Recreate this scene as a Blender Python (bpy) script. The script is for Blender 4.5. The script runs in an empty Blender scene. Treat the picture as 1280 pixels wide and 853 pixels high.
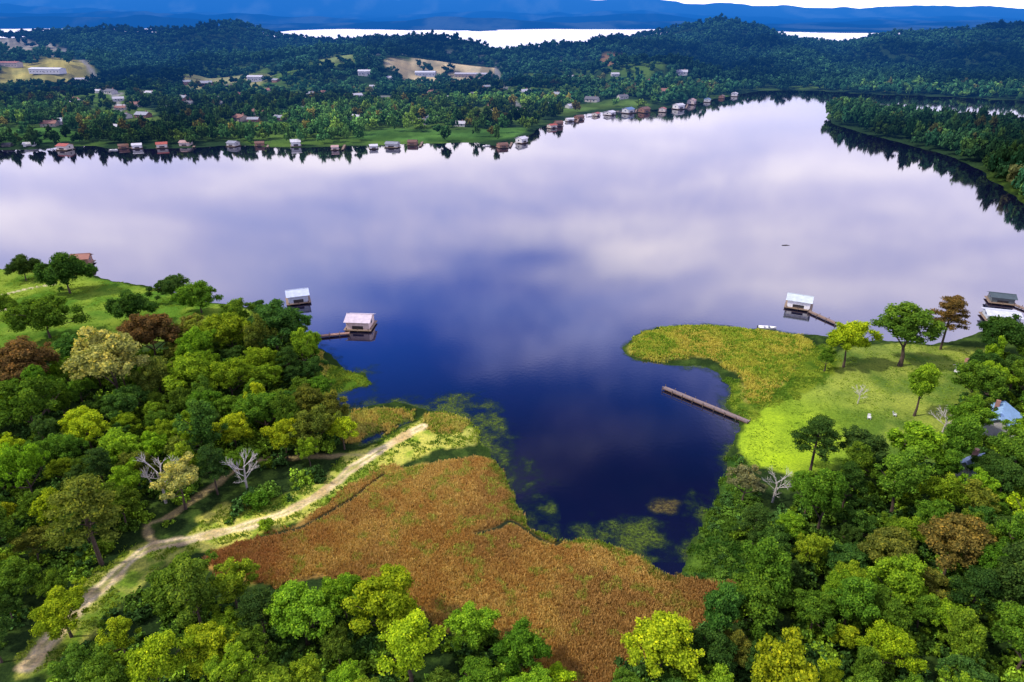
import bpy, math, random
import numpy as np
from mathutils import Vector
random.seed(7); rs=np.random.RandomState(11)
sc=bpy.context.scene; COL=sc.collection
# ---------------------------------------------------------------- camera
F=1280*24/36.0; CX,CY=640.0,426.5; HOR=20.0; CH=90.0
PITCH=math.atan((CY-HOR)/F); cp,sp=math.cos(PITCH),math.sin(PITCH)
cam=bpy.data.cameras.new('camera'); co=bpy.data.objects.new('camera',cam); COL.objects.link(co)
cam.lens=24; cam.sensor_width=36; cam.clip_start=1; cam.clip_end=60000
co.location=(0,0,CH); co.rotation_euler=(math.pi/2-PITCH,0,0); sc.camera=co
sc.view_settings.view_transform='Standard'; sc.view_settings.look='None'; sc.view_settings.exposure=0
def P(px,py,z=0.0):
    dx=(px-CX)/F; dy=(CY-py)/F
    d=(dx, cp+dy*sp, -sp+dy*cp); t=(z-CH)/d[2]
    return (d[0]*t, d[1]*t)
def proj(x,y,z):
    x=np.asarray(x,float);y=np.asarray(y,float);z=np.asarray(z,float)-CH
    dep=y*cp-z*sp; up=y*sp+z*cp
    return CX+F*x/dep, CY-F*up/dep
# ---------------------------------------------------------------- numpy noise / sdf
def _h(i,j):
    h=(i*374761393+j*668265263)&0xffffffff
    h=((h^(h>>13))*1274126177)&0xffffffff
    return ((h^(h>>16))&0xffff)/65535.0
def vn(x,y):
    xi=np.floor(x).astype(np.int64); yi=np.floor(y).astype(np.int64); fx=x-xi; fy=y-yi
    fx=fx*fx*(3-2*fx); fy=fy*fy*(3-2*fy)
    a=_h(xi,yi)*(1-fx)+_h(xi+1,yi)*fx; b=_h(xi,yi+1)*(1-fx)+_h(xi+1,yi+1)*fx
    return a*(1-fy)+b*fy
def fbm(x,y,o=4,sx=0.0):
    s=0;a=.5;t=0
    for k in range(o):
        s=s+a*vn(x*2**k+17.3*k+sx,y*2**k-9.1*k+sx); t+=a; a*=.5
    return s/t
def sm(a,b,x):
    t=np.clip((x-a)/(b-a),0,1); return t*t*(3-2*t)
def chaikin(p):
    o=[]
    for i in range(len(p)):
        a=p[i];b=p[(i+1)%len(p)]
        o.append((a[0]*.75+b[0]*.25,a[1]*.75+b[1]*.25)); o.append((a[0]*.25+b[0]*.75,a[1]*.25+b[1]*.75))
    return o
def wpoly(px,smooth=True):
    if smooth: px=chaikin(px)
    return np.array([P(*q) for q in px])
def sdf(poly,X,Y,margin=None):
    X=np.asarray(X,float);Y=np.asarray(Y,float)
    out=np.full(X.shape,-999.0)
    if margin is not None:
        mn=poly.min(0)-margin; mx=poly.max(0)+margin
        m=(X>mn[0])&(X<mx[0])&(Y>mn[1])&(Y<mx[1])
        if m.any(): out[m]=sdf(poly,X[m],Y[m])
        return out
    d=np.full(X.shape,1e18); ins=np.zeros(X.shape,bool); n=len(poly)
    for i in range(n):
        ax,ay=poly[i]; bx,by=poly[(i+1)%n]; ex,ey=bx-ax,by-ay
        L=ex*ex+ey*ey+1e-9
        t=np.clip(((X-ax)*ex+(Y-ay)*ey)/L,0,1)
        qx=X-ax-t*ex; qy=Y-ay-t*ey; d=np.minimum(d,qx*qx+qy*qy)
        if ay!=by:
            c=((ay>Y)!=(by>Y))&(X<ex*(Y-ay)/(by-ay)+ax); ins^=c
    d=np.sqrt(d); return np.where(ins,d,-d)
def ldist(line,X,Y):
    d=np.full(np.shape(X),1e18)
    for i in range(len(line)-1):
        ax,ay=line[i];bx,by=line[i+1];ex,ey=bx-ax,by-ay
        t=np.clip(((X-ax)*ex+(Y-ay)*ey)/(ex*ex+ey*ey+1e-9),0,1)
        d=np.minimum(d,(X-ax-t*ex)**2+(Y-ay-t*ey)**2)
    return np.sqrt(d)
def cr_px(px):
    p=[np.array(q,float) for q in px]; o=[]
    for i in range(len(p)-1):
        a=p[max(i-1,0)];b=p[i];c=p[i+1];d=p[min(i+2,len(p)-1)]
        for k in range(4):
            t=k/4; o.append(.5*((2*b)+(-a+c)*t+(2*a-5*b+4*c-d)*t*t+(-a+3*b-3*c+d)*t**3))
    o.append(p[-1]); return o
def wline(px): return np.array([P(q[0],q[1]) for q in cr_px(px)])
# ---------------------------------------------------------------- outlines (photo pixels laid on the ground)
main_px=[(-500,192),(-100,190),(0,188),(60,186),(100,182),(160,187),(240,185),(300,182),(350,185),(420,184),(500,181),(530,180),(590,178),(620,184),(650,178),(664,166),(676,158),(700,153),(724,145),(760,139),(820,138),(856,131),(900,123),(930,117),(960,113),(1010,113),(1050,116),(1100,119),(1150,120),(1210,123),(1300,127),(1500,134),(2100,158),
(2100,460),(1500,425),(1285,412),(1230,412),(1205,424),(1170,431),(1110,426),(1060,427),(1030,419),(990,417),(950,413),(900,407),(850,405),(815,410),(790,422),(777,436),(790,448),(830,455),(880,458),(903,470),(917,490),(908,512),(930,533),(912,560),(906,590),(898,620),(878,650),(862,690),(846,722),(825,716),(800,698),(770,684),(740,676),(700,676),(664,664),(650,640),(640,610),(622,580),(600,552),(592,530),(570,518),(530,512),(505,503),(470,503),(440,512),(412,500),(405,489),(440,488),(466,480),(455,468),(425,460),(410,440),(388,432),(380,412),(372,398),(340,386),(305,384),(262,378),(225,368),(190,360),(150,352),(118,346),(108,330),(60,330),(0,338),(-120,345),(-500,360)]
pen_px=[(1034,141),(1080,143),(1130,153),(1200,160),(1290,168),(1500,180),(2100,205),(2100,360),(1500,320),(1310,268),(1262,243),(1230,216),(1185,194),(1120,178),(1060,162),(1034,152)]
far_px=[(-500,50),(0,50),(300,52),(560,58),(620,66),(655,72),(700,66),(790,58),(870,54),(1700,56),(1700,43),(1160,42),(1050,41),(860,37.5),(700,37.),(640,38),(600,41),(560,38),(430,37),(380,38.5),(340,41.5),(300,39),(270,36),(120,36),(60,35.5),(0,36),(-500,36)]
inlet=[[(440,560),(452,548),(480,536),(506,527),(522,524),(500,536),(470,550),(450,562)]]
W_main=wpoly(main_px); W_pen=wpoly(pen_px); W_far=wpoly(far_px,False); W_in=[wpoly(p) for p in inlet]
def landd(X,Y):
    X=np.asarray(X,float);Y=np.asarray(Y,float)
    w=sdf(W_main,X,Y); w=np.minimum(w,-sdf(W_pen,X,Y,200))
    for q in W_in: w=np.maximum(w,sdf(q,X,Y,15))
    wf=sdf(W_far,X,Y,900)-np.where(Y>3600,(fbm(X*.0016,Y*.0008,4,50.)-.5)*1100,0); w=np.maximum(w,np.where(Y>1500,wf,-999))
    amp=np.where(Y<330,3.2,np.where(Y<1500,9.,60.)); fr=np.where(Y<330,.22,np.where(Y<1500,.05,.004))
    return -w+(fbm(X*fr,Y*fr,4)-.5)*amp
cpx=[-300,0,150,300,400,500,600,655,700,760,850,900,960,1040,1100,1200,1280,1500]
cpy=[45,45,42,44,54,50,58,75,64,51,42,37,43,55,53,42,38,38]
fpx=[-300,0,300,640,850,1000,1280,1600]; fpy=[-8,-5,-3,2,6,10,14,16]
def height(X,Y,ld=None):
    X=np.asarray(X,float);Y=np.asarray(Y,float)
    if ld is None: ld=landd(X,Y)
    h=np.where(ld>0,np.minimum(ld*.22,.7),np.maximum(ld*.3,-2.5))
    h=h+np.clip((ld-7)*.03,0,2.5)*(ld>0)+ (ld>3)*(fbm(X*.08,Y*.08,3)-.5)*.7*sm(3,15,ld)
    c=CX+F*X/(Y*cp+CH*sp)
    zc=90-(np.interp(c,cpx,cpy)-HOR)/1030*1600-14
    n=.70+.6*fbm(X*.007,Y*.004,4)
    r=np.maximum(zc,0)*sm(1150,1620,Y)*(1-sm(1750,1950,Y))*n
    r=r+sm(720,1000,Y)*(1-sm(1500,1800,Y))*95*np.maximum(fbm(X*.0048,Y*.006,3,5.)-.44,0)*np.interp(c,[0,500,700,900,1280],[1,.9,.9,1.2,1.0])
    zf=90+(HOR-np.interp(c,fpx,fpy))/1030*13000
    r=r+zf*sm(8500,13000,Y)*(.93+.14*fbm(X*.0005,Y*.0003,4))
    r=r+sm(4600,5400,Y)*(1-sm(6000,7000,Y))*60*np.maximum(fbm(X*.0022,Y*.0012,4,23.)-.38,0)
    for yc,a,sd_ in ((6200,80,350),(7600,125,450),(9300,180,550),(11000,240,600)):
        r=r+a*np.clip(fbm(X*.0007+yc,Y*.0003,5,yc*.01)*2.4-.65,0,1.3)*np.exp(-((Y-yc)/sd_)**2)*np.interp(c,[0,640,1280],[1.1,.85,.38])
    lm=np.clip(ld/np.where(Y<330,6,np.where(Y<1500,60,250)),0,1)
    return h+np.maximum(r,0)*lm
def gp(px,py):
    t=np.linspace(60,2400,2400)
    dx=(px-CX)/F; dy=(CY-py)/F; X=dx*t; Y=(cp+dy*sp)*t; Zr=CH+(-sp+dy*cp)*t
    hh=np.maximum(height(X,Y),0); k=int(np.argmax(Zr<=hh))
    return float(X[k]),float(Y[k]),float(hh[k])
# ---------------------------------------------------------------- materials
def newmat(n):
    m=bpy.data.materials.new(n); m.use_nodes=True; nt=m.node_tree; nt.nodes.clear(); return m,nt
def mth(nt,op,a,b=None,clamp=False):
    n=nt.nodes.new('ShaderNodeMath'); n.operation=op; n.use_clamp=clamp
    for i,v in enumerate((a,b)):
        if v is None: continue
        if isinstance(v,(int,float)): n.inputs[i].default_value=v
        else: nt.links.new(v,n.inputs[i])
    return n.outputs[0]
def mr(nt,src,a,b):
    r=nt.nodes.new('ShaderNodeMapRange'); r.interpolation_type='SMOOTHSTEP'; nt.links.new(src,r.inputs[0]); r.inputs[1].default_value=a; r.inputs[2].default_value=b; return r.outputs[0]
def mixc(nt,bt,fac,a,b):
    n=nt.nodes.new('ShaderNodeMix'); n.data_type='RGBA'; n.blend_type=bt
    for s,v in ((n.inputs[0],fac),(n.inputs[6],a),(n.inputs[7],b)):
        if isinstance(v,(int,float)): s.default_value=v
        elif isinstance(v,tuple): s.default_value=(*v,1) if len(v)==3 else v
        else: nt.links.new(v,s)
    return n.outputs[2]
def ramp(nt,fac,stops):
    r=nt.nodes.new('ShaderNodeValToRGB'); nt.links.new(fac,r.inputs[0])
    e=r.color_ramp.elements
    while len(e)<len(stops): e.new(.5)
    for i,(p,c) in enumerate(stops): e[i].position=p; e[i].color=(*c,1)
    return r.outputs[0]
def out(nt,sh,haze=True):
    o=nt.nodes.new('ShaderNodeOutputMaterial')
    if haze:   # blue aerial haze painted into surfaces as glow, stronger farther along world Y
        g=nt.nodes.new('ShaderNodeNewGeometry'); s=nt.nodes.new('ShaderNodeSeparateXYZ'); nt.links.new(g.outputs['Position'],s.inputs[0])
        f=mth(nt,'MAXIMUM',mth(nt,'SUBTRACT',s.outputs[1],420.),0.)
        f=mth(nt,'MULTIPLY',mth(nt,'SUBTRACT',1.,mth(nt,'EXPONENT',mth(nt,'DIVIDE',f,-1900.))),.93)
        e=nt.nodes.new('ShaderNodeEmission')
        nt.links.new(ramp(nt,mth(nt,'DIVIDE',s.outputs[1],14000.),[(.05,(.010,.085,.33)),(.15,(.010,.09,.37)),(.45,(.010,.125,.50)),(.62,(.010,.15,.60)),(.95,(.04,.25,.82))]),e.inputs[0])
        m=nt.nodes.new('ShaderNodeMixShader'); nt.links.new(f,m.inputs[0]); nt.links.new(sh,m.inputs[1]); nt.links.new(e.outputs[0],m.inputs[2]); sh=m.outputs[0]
    nt.links.new(sh,o.inputs[0])
def coords(nt,kind='Position'):
    if kind=='Position': return nt.nodes.new('ShaderNodeNewGeometry').outputs['Position']
    return nt.nodes.new('ShaderNodeTexCoord').outputs['Object']
def noise(nt,scale,detail=4,vec=None,rough=.6,dist=0.):
    n=nt.nodes.new('ShaderNodeTexNoise'); n.inputs['Scale'].default_value=scale; n.inputs['Detail'].default_value=detail; n.inputs['Roughness'].default_value=rough; n.inputs['Distortion'].default_value=dist
    if vec is not None: nt.links.new(vec,n.inputs['Vector'])
    return n.outputs['Fac']
def leafy(name,colsrc,trans=.25,haze=True):
    m,nt=newmat(name)
    a=nt.nodes.new('ShaderNodeAttribute'); a.attribute_name='shade'
    if colsrc=='object':
        c=nt.nodes.new('ShaderNodeObjectInfo').outputs['Color']
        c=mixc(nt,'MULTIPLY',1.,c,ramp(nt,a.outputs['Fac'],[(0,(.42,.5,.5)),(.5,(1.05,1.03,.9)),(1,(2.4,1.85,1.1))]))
    else:
        b=nt.nodes.new('ShaderNodeAttribute'); b.attribute_name='Col'; c=b.outputs['Color']
    d=nt.nodes.new('ShaderNodeBsdfDiffuse'); nt.links.new(c,d.inputs[0]); sh=d.outputs[0]
    if trans:
        t=nt.nodes.new('ShaderNodeBsdfTranslucent'); nt.links.new(mixc(nt,'MULTIPLY',1.,c,(1.3,1.35,.6)),t.inputs[0])
        x=nt.nodes.new('ShaderNodeMixShader'); x.inputs[0].default_value=trans; nt.links.new(sh,x.inputs[1]); nt.links.new(t.outputs[0],x.inputs[2]); sh=x.outputs[0]
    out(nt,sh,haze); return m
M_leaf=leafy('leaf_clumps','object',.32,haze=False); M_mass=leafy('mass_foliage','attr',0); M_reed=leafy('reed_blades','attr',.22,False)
def mat_obj(name,rough=.6,noise_s=1.5,lo=.7,stripes=None):
    m,nt=newmat(name); c=nt.nodes.new('ShaderNodeObjectInfo').outputs['Color']; v=coords(nt,'Object')
    f=noise(nt,noise_s,5,v); c=mixc(nt,'MULTIPLY',1.,c,ramp(nt,f,[(.3,(lo,lo,lo)),(.7,(1.1,1.1,1.1))]))
    p=nt.nodes.new('ShaderNodeBsdfPrincipled'); p.inputs['Roughness'].default_value=rough
    if stripes:
        w=nt.nodes.new('ShaderNodeTexWave'); w.bands_direction='X'; w.inputs['Scale'].default_value=stripes; nt.links.new(v,w.inputs['Vector'])
        c=mixc(nt,'MULTIPLY',1.,c,ramp(nt,w.outputs['Fac'],[(0,(.62,.62,.62)),(.35,(1,1,1))]))
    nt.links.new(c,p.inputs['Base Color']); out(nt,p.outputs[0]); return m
M_paint=mat_obj('painted_boards',.6,2.,.75); M_roof=mat_obj('ribbed_metal_roofing',.45,.8,.75,stripes=1.2); M_shing=mat_obj('shingle_roofing',.8,2,.6)
M_plank=mat_obj('weathered_planks',.8,1.5,.6,stripes=1.6); M_bark=mat_obj('bark',.9,3.,.5); M_glass=mat_obj('window_glass',.1,1.,.9)
# ---------------------------------------------------------------- mesh helpers
def qmesh(name,V,Fq,shade=None,col=None):
    V=np.ascontiguousarray(V,np.float32); Fq=np.ascontiguousarray(Fq,np.int32)
    me=bpy.data.meshes.new(name); me.vertices.add(len(V)); me.vertices.foreach_set('co',V.ravel())
    me.loops.add(Fq.size); me.loops.foreach_set('vertex_index',Fq.ravel())
    me.polygons.add(len(Fq)); me.polygons.foreach_set('loop_start',np.arange(0,Fq.size,4,dtype=np.int32))
    me.update(calc_edges=True)
    if shade is not None:
        a=me.attributes.new('shade','FLOAT','POINT'); a.data.foreach_set('value',np.ascontiguousarray(shade,np.float32))
    if col is not None:
        a=me.attributes.new('Col','FLOAT_COLOR','POINT'); c=np.ones((len(V),4),np.float32); c[:,:3]=col; a.data.foreach_set('color',c.ravel())
    return me
def link(name,me,mat=None,parent=None,color=None):
    o=bpy.data.objects.new(name,me); COL.objects.link(o)
    if mat and me is not None and not me.materials: me.materials.append(mat)
    if parent: o.parent=parent
    if color: o.color=(*color,1)
    return o
def tag(o,label=None,cat=None,group=None,kind=None):
    if label: o['label']=label
    if cat: o['category']=cat
    if group: o['group']=group
    if kind: o['kind']=kind
    return o
def empty(name,loc,rz=0,sca=(1,1,1)):
    o=bpy.data.objects.new(name,None); COL.objects.link(o); o.location=loc; o.rotation_euler=(0,0,rz); o.scale=sca; o.empty_display_size=.5; return o
def dup(root):
    r=root.copy(); COL.objects.link(r)
    for ch in root.children:
        c=ch.copy(); COL.objects.link(c); c.parent=r
        for g in ch.children:
            d=g.copy(); COL.objects.link(d); d.parent=c
    return r
class MB:
    def __init__(s): s.v=[]; s.f=[]
    def box(s,x0,y0,z0,x1,y1,z1):
        b=len(s.v); s.v+=[(x0,y0,z0),(x1,y0,z0),(x1,y1,z0),(x0,y1,z0),(x0,y0,z1),(x1,y0,z1),(x1,y1,z1),(x0,y1,z1)]
        s.f+=[tuple(b+i for i in q) for q in ((0,3,2,1),(4,5,6,7),(0,1,5,4),(1,2,6,5),(2,3,7,6),(3,0,4,7))]; return s
    def poly(s,pts): b=len(s.v); s.v+=list(pts); s.f.append(tuple(range(b,b+len(pts)))); return s
    def tube(s,p0,r0,p1,r1,n=6):
        p0=Vector(p0);p1=Vector(p1);d=(p1-p0).normalized(); a=d.orthogonal().normalized(); c=d.cross(a); b=len(s.v)
        for p,r in ((p0,r0),(p1,r1)):
            for k in range(n):
                t=2*math.pi*k/n; s.v.append(tuple(p+(a*math.cos(t)+c*math.sin(t))*r))
        for k in range(n): s.f.append((b+k,b+(k+1)%n,b+n+(k+1)%n,b+n+k))
        s.f.append(tuple(b+n+k for k in range(n))); return s
    def slab(s,a,b,c,d,t):
        A=[Vector(q) for q in (a,b,c,d)]; n=(A[1]-A[0]).cross(A[3]-A[0]).normalized()*t; i=len(s.v)
        s.v+=[tuple(q) for q in A]+[tuple(q-n) for q in A]
        s.f+=[(i,i+1,i+2,i+3),(i+7,i+6,i+5,i+4)]+[(i+k,i+4+k,i+4+(k+1)%4,i+(k+1)%4) for k in range(4)]; return s
    def mesh(s,name):
        me=bpy.data.meshes.new(name); me.from_pydata(s.v,[],s.f); me.update(); return me
    def build(s,name,mat,parent=None,color=(.5,.5,.5)): return link(name,s.mesh(name),mat,parent,color)
# ---------------------------------------------------------------- terrain
NX=760
pxs=np.linspace(-270,1550,NX)
Yr=[P(640,py)[1] for py in np.arange(985,60,-1.9)]
while Yr[-1]<17000: Yr.append(Yr[-1]*1.015)
Yr=np.array(Yr); NY=len(Yr)
U=(pxs-CX)/F
GX=(U[None,:]*(Yr[:,None]*cp+CH*sp)); GY=np.repeat(Yr[:,None],NX,1)
GX=GX.ravel(); GY=GY.ravel()
LD=landd(GX,GY); GZ=height(GX,GY,LD)
n1=fbm(GX*.35,GY*.35,4); n2=fbm(GX*.05,GY*.05,4,4.); n3=fbm(GX*.012,GY*.012,4,8.); n5=fbm(GX*.12,GY*.12,4,14.)
C=np.empty((len(GX),3)); 
def lerp(a,b,t): t=t[:,None]; return a*(1-t)+b*t
C[:]=(.02,.04,.012); C=lerp(C,np.array((.05,.09,.018))[None],sm(.45,.75,n1))
def paint(mask,c0,c1=None,nn=None):
    global C
    c=np.array(c0)[None]
    if c1 is not None: c=lerp(np.repeat(c,len(GX),0),np.array(c1)[None],nn)
    m=mask[:,None]; C=C*(1-m)+c*m
far=sm(430,470,GY); paint(far,(.02,.045,.018),(.08,.15,.03),sm(.5,.62,n3)*(1-sm(1000,1300,GY)))
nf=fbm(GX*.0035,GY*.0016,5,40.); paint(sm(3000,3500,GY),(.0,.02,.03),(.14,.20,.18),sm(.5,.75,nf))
Z={}
Z['lawnL']=wpoly([(-300,340),(0,338),(60,334),(130,352),(200,364),(262,379),(312,388),(318,398),(280,410),(230,425),(150,445),(60,462),(-300,480)])
Z['lawnR']=wpoly([(918,550),(940,522),(962,500),(1000,492),(1030,470),(1045,440),(1100,432),(1200,436),(1260,440),(1260,520),(1215,580),(1150,590),(1080,580),(1010,600),(960,592),(925,575)])
Z['pathgrass']=wpoly([(225,712),(262,640),(320,640),(400,612),(425,578),(470,556),(520,532),(545,512),(590,520),(610,545),(590,560),(540,566),(500,585),(450,612),(390,655),(330,680),(260,700)])
Z['verge']=wpoly([(20,860),(60,790),(120,735),(175,690),(230,690),(215,715),(160,765),(110,825),(80,870)])
Z['brown']=wpoly([(255,722),(262,700),(335,684),(372,668),(440,620),(480,590),(545,584),(600,574),(625,580),(642,618),(655,652),(700,675),(750,675),(790,692),(830,715),(870,727),(930,732),(925,780),(860,800),(810,815),(770,860),(720,900),(660,900),(640,820),(600,800),(560,800),(530,765),(480,745),(420,730),(340,740)])
Z['goldR']=wpoly([(782,438),(800,418),(850,409),(910,410),(960,415),(1010,424),(1012,440),(990,470),(960,500),(938,510),(925,500),(930,480),(912,462),(880,448),(840,452),(800,450)])
Z['goldL']=wpoly([(438,520),(470,514),(520,516),(514,526),(470,545),(440,560),(425,545)])
Z['goldL2']=wpoly([(376,440),(396,438),(408,458),(404,486),(384,490),(372,462)])
Z['gold3']=wpoly([(530,520),(560,518),(588,524),(585,540),(550,548),(530,540)])
Z['gold4']=wpoly([(455,618),(500,588),(540,585),(520,600),(470,628)])
Z['greenR']=wpoly([(890,580),(912,570),(940,590),(945,640),(950,690),(935,735),(850,730),(862,690),(885,650)])
Z['greenR2']=wpoly([(900,470),(925,480),(940,500),(980,470),(1000,440),(1040,430),(1050,470),(1000,500),(960,510),(935,532),(912,515)])
Z['greenL']=wpoly([(404,462),(425,458),(462,474),(466,484),(440,490),(404,492)])
D={k:sdf(v,GX,GY,12) for k,v in Z.items()}
def zm(k,w=1.2,nz=3.): return np.clip((D[k]+(n1-.5)*nz)/w+.5,0,1)
pt=sm(.36,.62,n2*.35+n5*.65)
paint(zm('lawnL'),(.08,.18,.02),(.20,.29,.035),pt)
gx,gy=P(955,548); near=np.exp(-((GX-gx)**2+(GY-gy)**2)/20.**2)
paint(zm('lawnR'),(.08,.15,.025),(.23,.29,.05),pt)
paint(zm('lawnR')*np.clip(near*1.3,0,1)*(.6+.4*pt),(.33,.50,.02))
paint(zm('pathgrass'),(.20,.30,.03),(.46,.46,.09),sm(.35,.65,n1))
paint(zm('verge'),(.14,.23,.025),(.34,.36,.07),sm(.35,.65,n1))
paint(zm('greenR'),(.025,.07,.012),(.08,.15,.018),sm(.35,.65,n1))
paint(zm('greenR2'),(.06,.12,.012),(.16,.22,.02),sm(.35,.65,n1))
paint(zm('greenL'),(.06,.13,.012),(.14,.22,.02),sm(.35,.65,n1))
paint(zm('brown'),(.22,.13,.04),(.34,.22,.06),n1)
for k in ('goldR','goldL','goldL2','gold3','gold4'): paint(zm(k),(.2,.2,.03),(.3,.28,.06),n1)
paint((LD>-1)*(1-sm(.2,1.6,LD))*(GY<330)*.7,(.03,.06,.012))
# tracks
road1_px=[(44,850),(78,806),(130,750),(180,702),(215,690),(262,680),(320,664),(370,645),(410,618),(440,590),(470,570),(500,552),(528,536)]
road2_px=[(196,694),(188,668),(215,655),(262,622),(290,598),(330,580),(380,576),(430,572),(455,572)]
road1=wline(road1_px); road2=wline(road2_px); RP1=np.array(cr_px(road1_px)); RP2=np.array(cr_px(road2_px))
r1=ldist(road1,GX,GY); r2=ldist(road2,GX,GY)
w1=.7+1.6*fbm(GX*.15,GY*.15,3,2.)
tr=1-sm(w1*.5,w1*1.3,r1+(n1-.5)*1.8)
paint(tr*(.75+.25*n1),(.50,.35,.18),(.85,.69,.46),sm(.3,.7,n1*.6+n5*.4))
paint((1-sm(.2,.65,r1+(n1-.5)*.7))*sm(.40,.56,n2*.5+n5*.5)*.8,(.30,.32,.08))
paint((1-sm(.3,1.2,r2+(n1-.5)*1.6))*.55,(.34,.26,.12),(.6,.46,.26),n1)
for q in ([(-20,381),(30,366),(72,357)],[(-20,398),(20,390),(50,384)]): paint((1-sm(.35,.8,ldist(wline(q),GX,GY)))*.9,(.62,.52,.36))
creek=wline([(596,672),(622,664),(640,655),(662,668),(690,684),(700,680)]); creek2=wline([(330,682),(380,668),(440,632),(480,598)])
rc=np.minimum(ldist(creek,GX,GY),ldist(creek2,GX,GY)+.1); paint(1-sm(.3,.9,rc),(.02,.03,.016))
FZ=[([(-60,168),(40,163),(110,168),(120,178),(-60,184)],(.08,.20,.04)),([(440,168),(520,164),(560,167),(640,160),(664,163),(650,172),(610,178),(440,178)],(.08,.19,.04)),
    ([(0,106),(60,97),(118,98),(122,106),(60,112),(0,116)],(.42,.38,.12)),([(480,99),(560,96),(622,97),(624,103),(560,106),(485,106)],(.55,.46,.28)),
    ([(744,92),(776,90),(782,100),(750,106)],(.30,.18,.08)),([(395,100),(440,98),(450,106),(400,108)],(.22,.28,.10)),([(120,140),(190,138),(200,150),(130,152)],(.13,.21,.05)),
    ([(690,140),(740,130),(800,130),(820,135),(740,138),(700,148)],(.10,.18,.04)),([(230,108),(330,104),(350,112),(240,118)],(.32,.32,.15)),([(-40,78),(30,75),(85,82),(95,94),(20,94),(-40,94)],(.36,.34,.28)),
    ([(270,162),(330,156),(400,160),(400,168),(280,170)],(.08,.17,.03)),([(160,152),(220,150),(225,158),(165,160)],(.12,.19,.04)),([(560,140),(620,138),(620,146),(560,148)],(.12,.18,.04)),([(440,126),(500,124),(505,131),(445,133)],(.2,.24,.08))]
FZW=[(wpoly(p),c) for p,c in FZ]
for q,c in FZW:
    d=sdf(q,GX,GY,60); paint(np.clip((d+(n2-.5)*14)/6+.5,0,1),c,tuple(v*.5 for v in c),sm(.35,.65,n2))
FR=[wline([(85,84),(105,96),(130,112),(145,128),(150,150)]),wline([(470,96),(560,92),(640,96),(700,92)]),wline([(620,96),(626,110),(640,128),(660,150)]),wline([(150,128),(260,124),(380,128),(470,124),(560,130)]),wline([(0,94),(60,92),(110,90)])]
dr=np.full(len(GX),1e9)
for q in FR: dr=np.minimum(dr,ldist(q,GX,GY))
paint((1-sm(2.5,5,dr))*.85,(.24,.24,.25))
idx=np.arange(NX*NY).reshape(NY,NX)
Fq=np.stack([idx[:-1,:-1],idx[:-1,1:],idx[1:,1:],idx[1:,:-1]],-1).reshape(-1,4)
me=qmesh('ground',np.stack([GX,GY,GZ],1),Fq,col=C); me.shade_smooth()
m,nt=newmat('ground_cover'); a=nt.nodes.new('ShaderNodeAttribute'); a.attribute_name='Col'; v=coords(nt)
c=mixc(nt,'MULTIPLY',1.,a.outputs['Color'],ramp(nt,noise(nt,2.2,6,v,.7),[(.3,(.5,.55,.6)),(.52,(1,1,1)),(.72,(1.5,1.4,1.1))]))
c=mixc(nt,'MULTIPLY',.7,c,ramp(nt,noise(nt,.03,5,v,.7),[(.35,(.5,.6,.7)),(.6,(1.15,1.1,1.))]))
d=nt.nodes.new('ShaderNodeBsdfDiffuse'); nt.links.new(c,d.inputs[0])
b=nt.nodes.new('ShaderNodeBump'); b.inputs['Strength'].default_value=.8; b.inputs['Distance'].default_value=.3; nt.links.new(noise(nt,1.6,6,v,.7),b.inputs['Height']); nt.links.new(b.outputs[0],d.inputs['Normal'])
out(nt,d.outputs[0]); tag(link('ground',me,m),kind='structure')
# ---------------------------------------------------------------- water
m,nt=newmat('lake_surface'); p=nt.nodes.new('ShaderNodeBsdfPrincipled'); v=coords(nt)
p.inputs['IOR'].default_value=3.1
s=nt.nodes.new('ShaderNodeSeparateXYZ'); nt.links.new(v,s.inputs[0])
wc_=mixc(nt,'MIX',ramp(nt,noise(nt,.02,4,v),[(.4,(0,0,0)),(.7,(1,1,1))]),(.002,.004,.018),(.005,.004,.020))
nt.links.new(mixc(nt,'MIX',mr(nt,s.outputs[1],1500.,2400.),wc_,(.62,.66,.78)),p.inputs['Base Color'])   # silvery glare painted into the base colour of the ruffled water beyond the hills
wind=mth(nt,'MULTIPLY',mr(nt,s.outputs[1],1500.,2100.),.22)
nt.links.new(mth(nt,'ADD',wind,mth(nt,'ADD',mth(nt,'MULTIPLY',noise(nt,.012,5,v,.7),.08),.005)),p.inputs['Roughness'])
b=nt.nodes.new('ShaderNodeBump'); b.inputs['Strength'].default_value=.05; b.inputs['Distance'].default_value=.12; nt.links.new(noise(nt,.9,3,v),b.inputs['Height']); nt.links.new(b.outputs[0],p.inputs['Normal'])
out(nt,p.outputs[0],False)
w=MB().poly([(-17000,40,0),(17000,40,0),(17000,16900,0),(-17000,16900,0)]); tag(w.build('lake_water',m),kind='structure')
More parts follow.
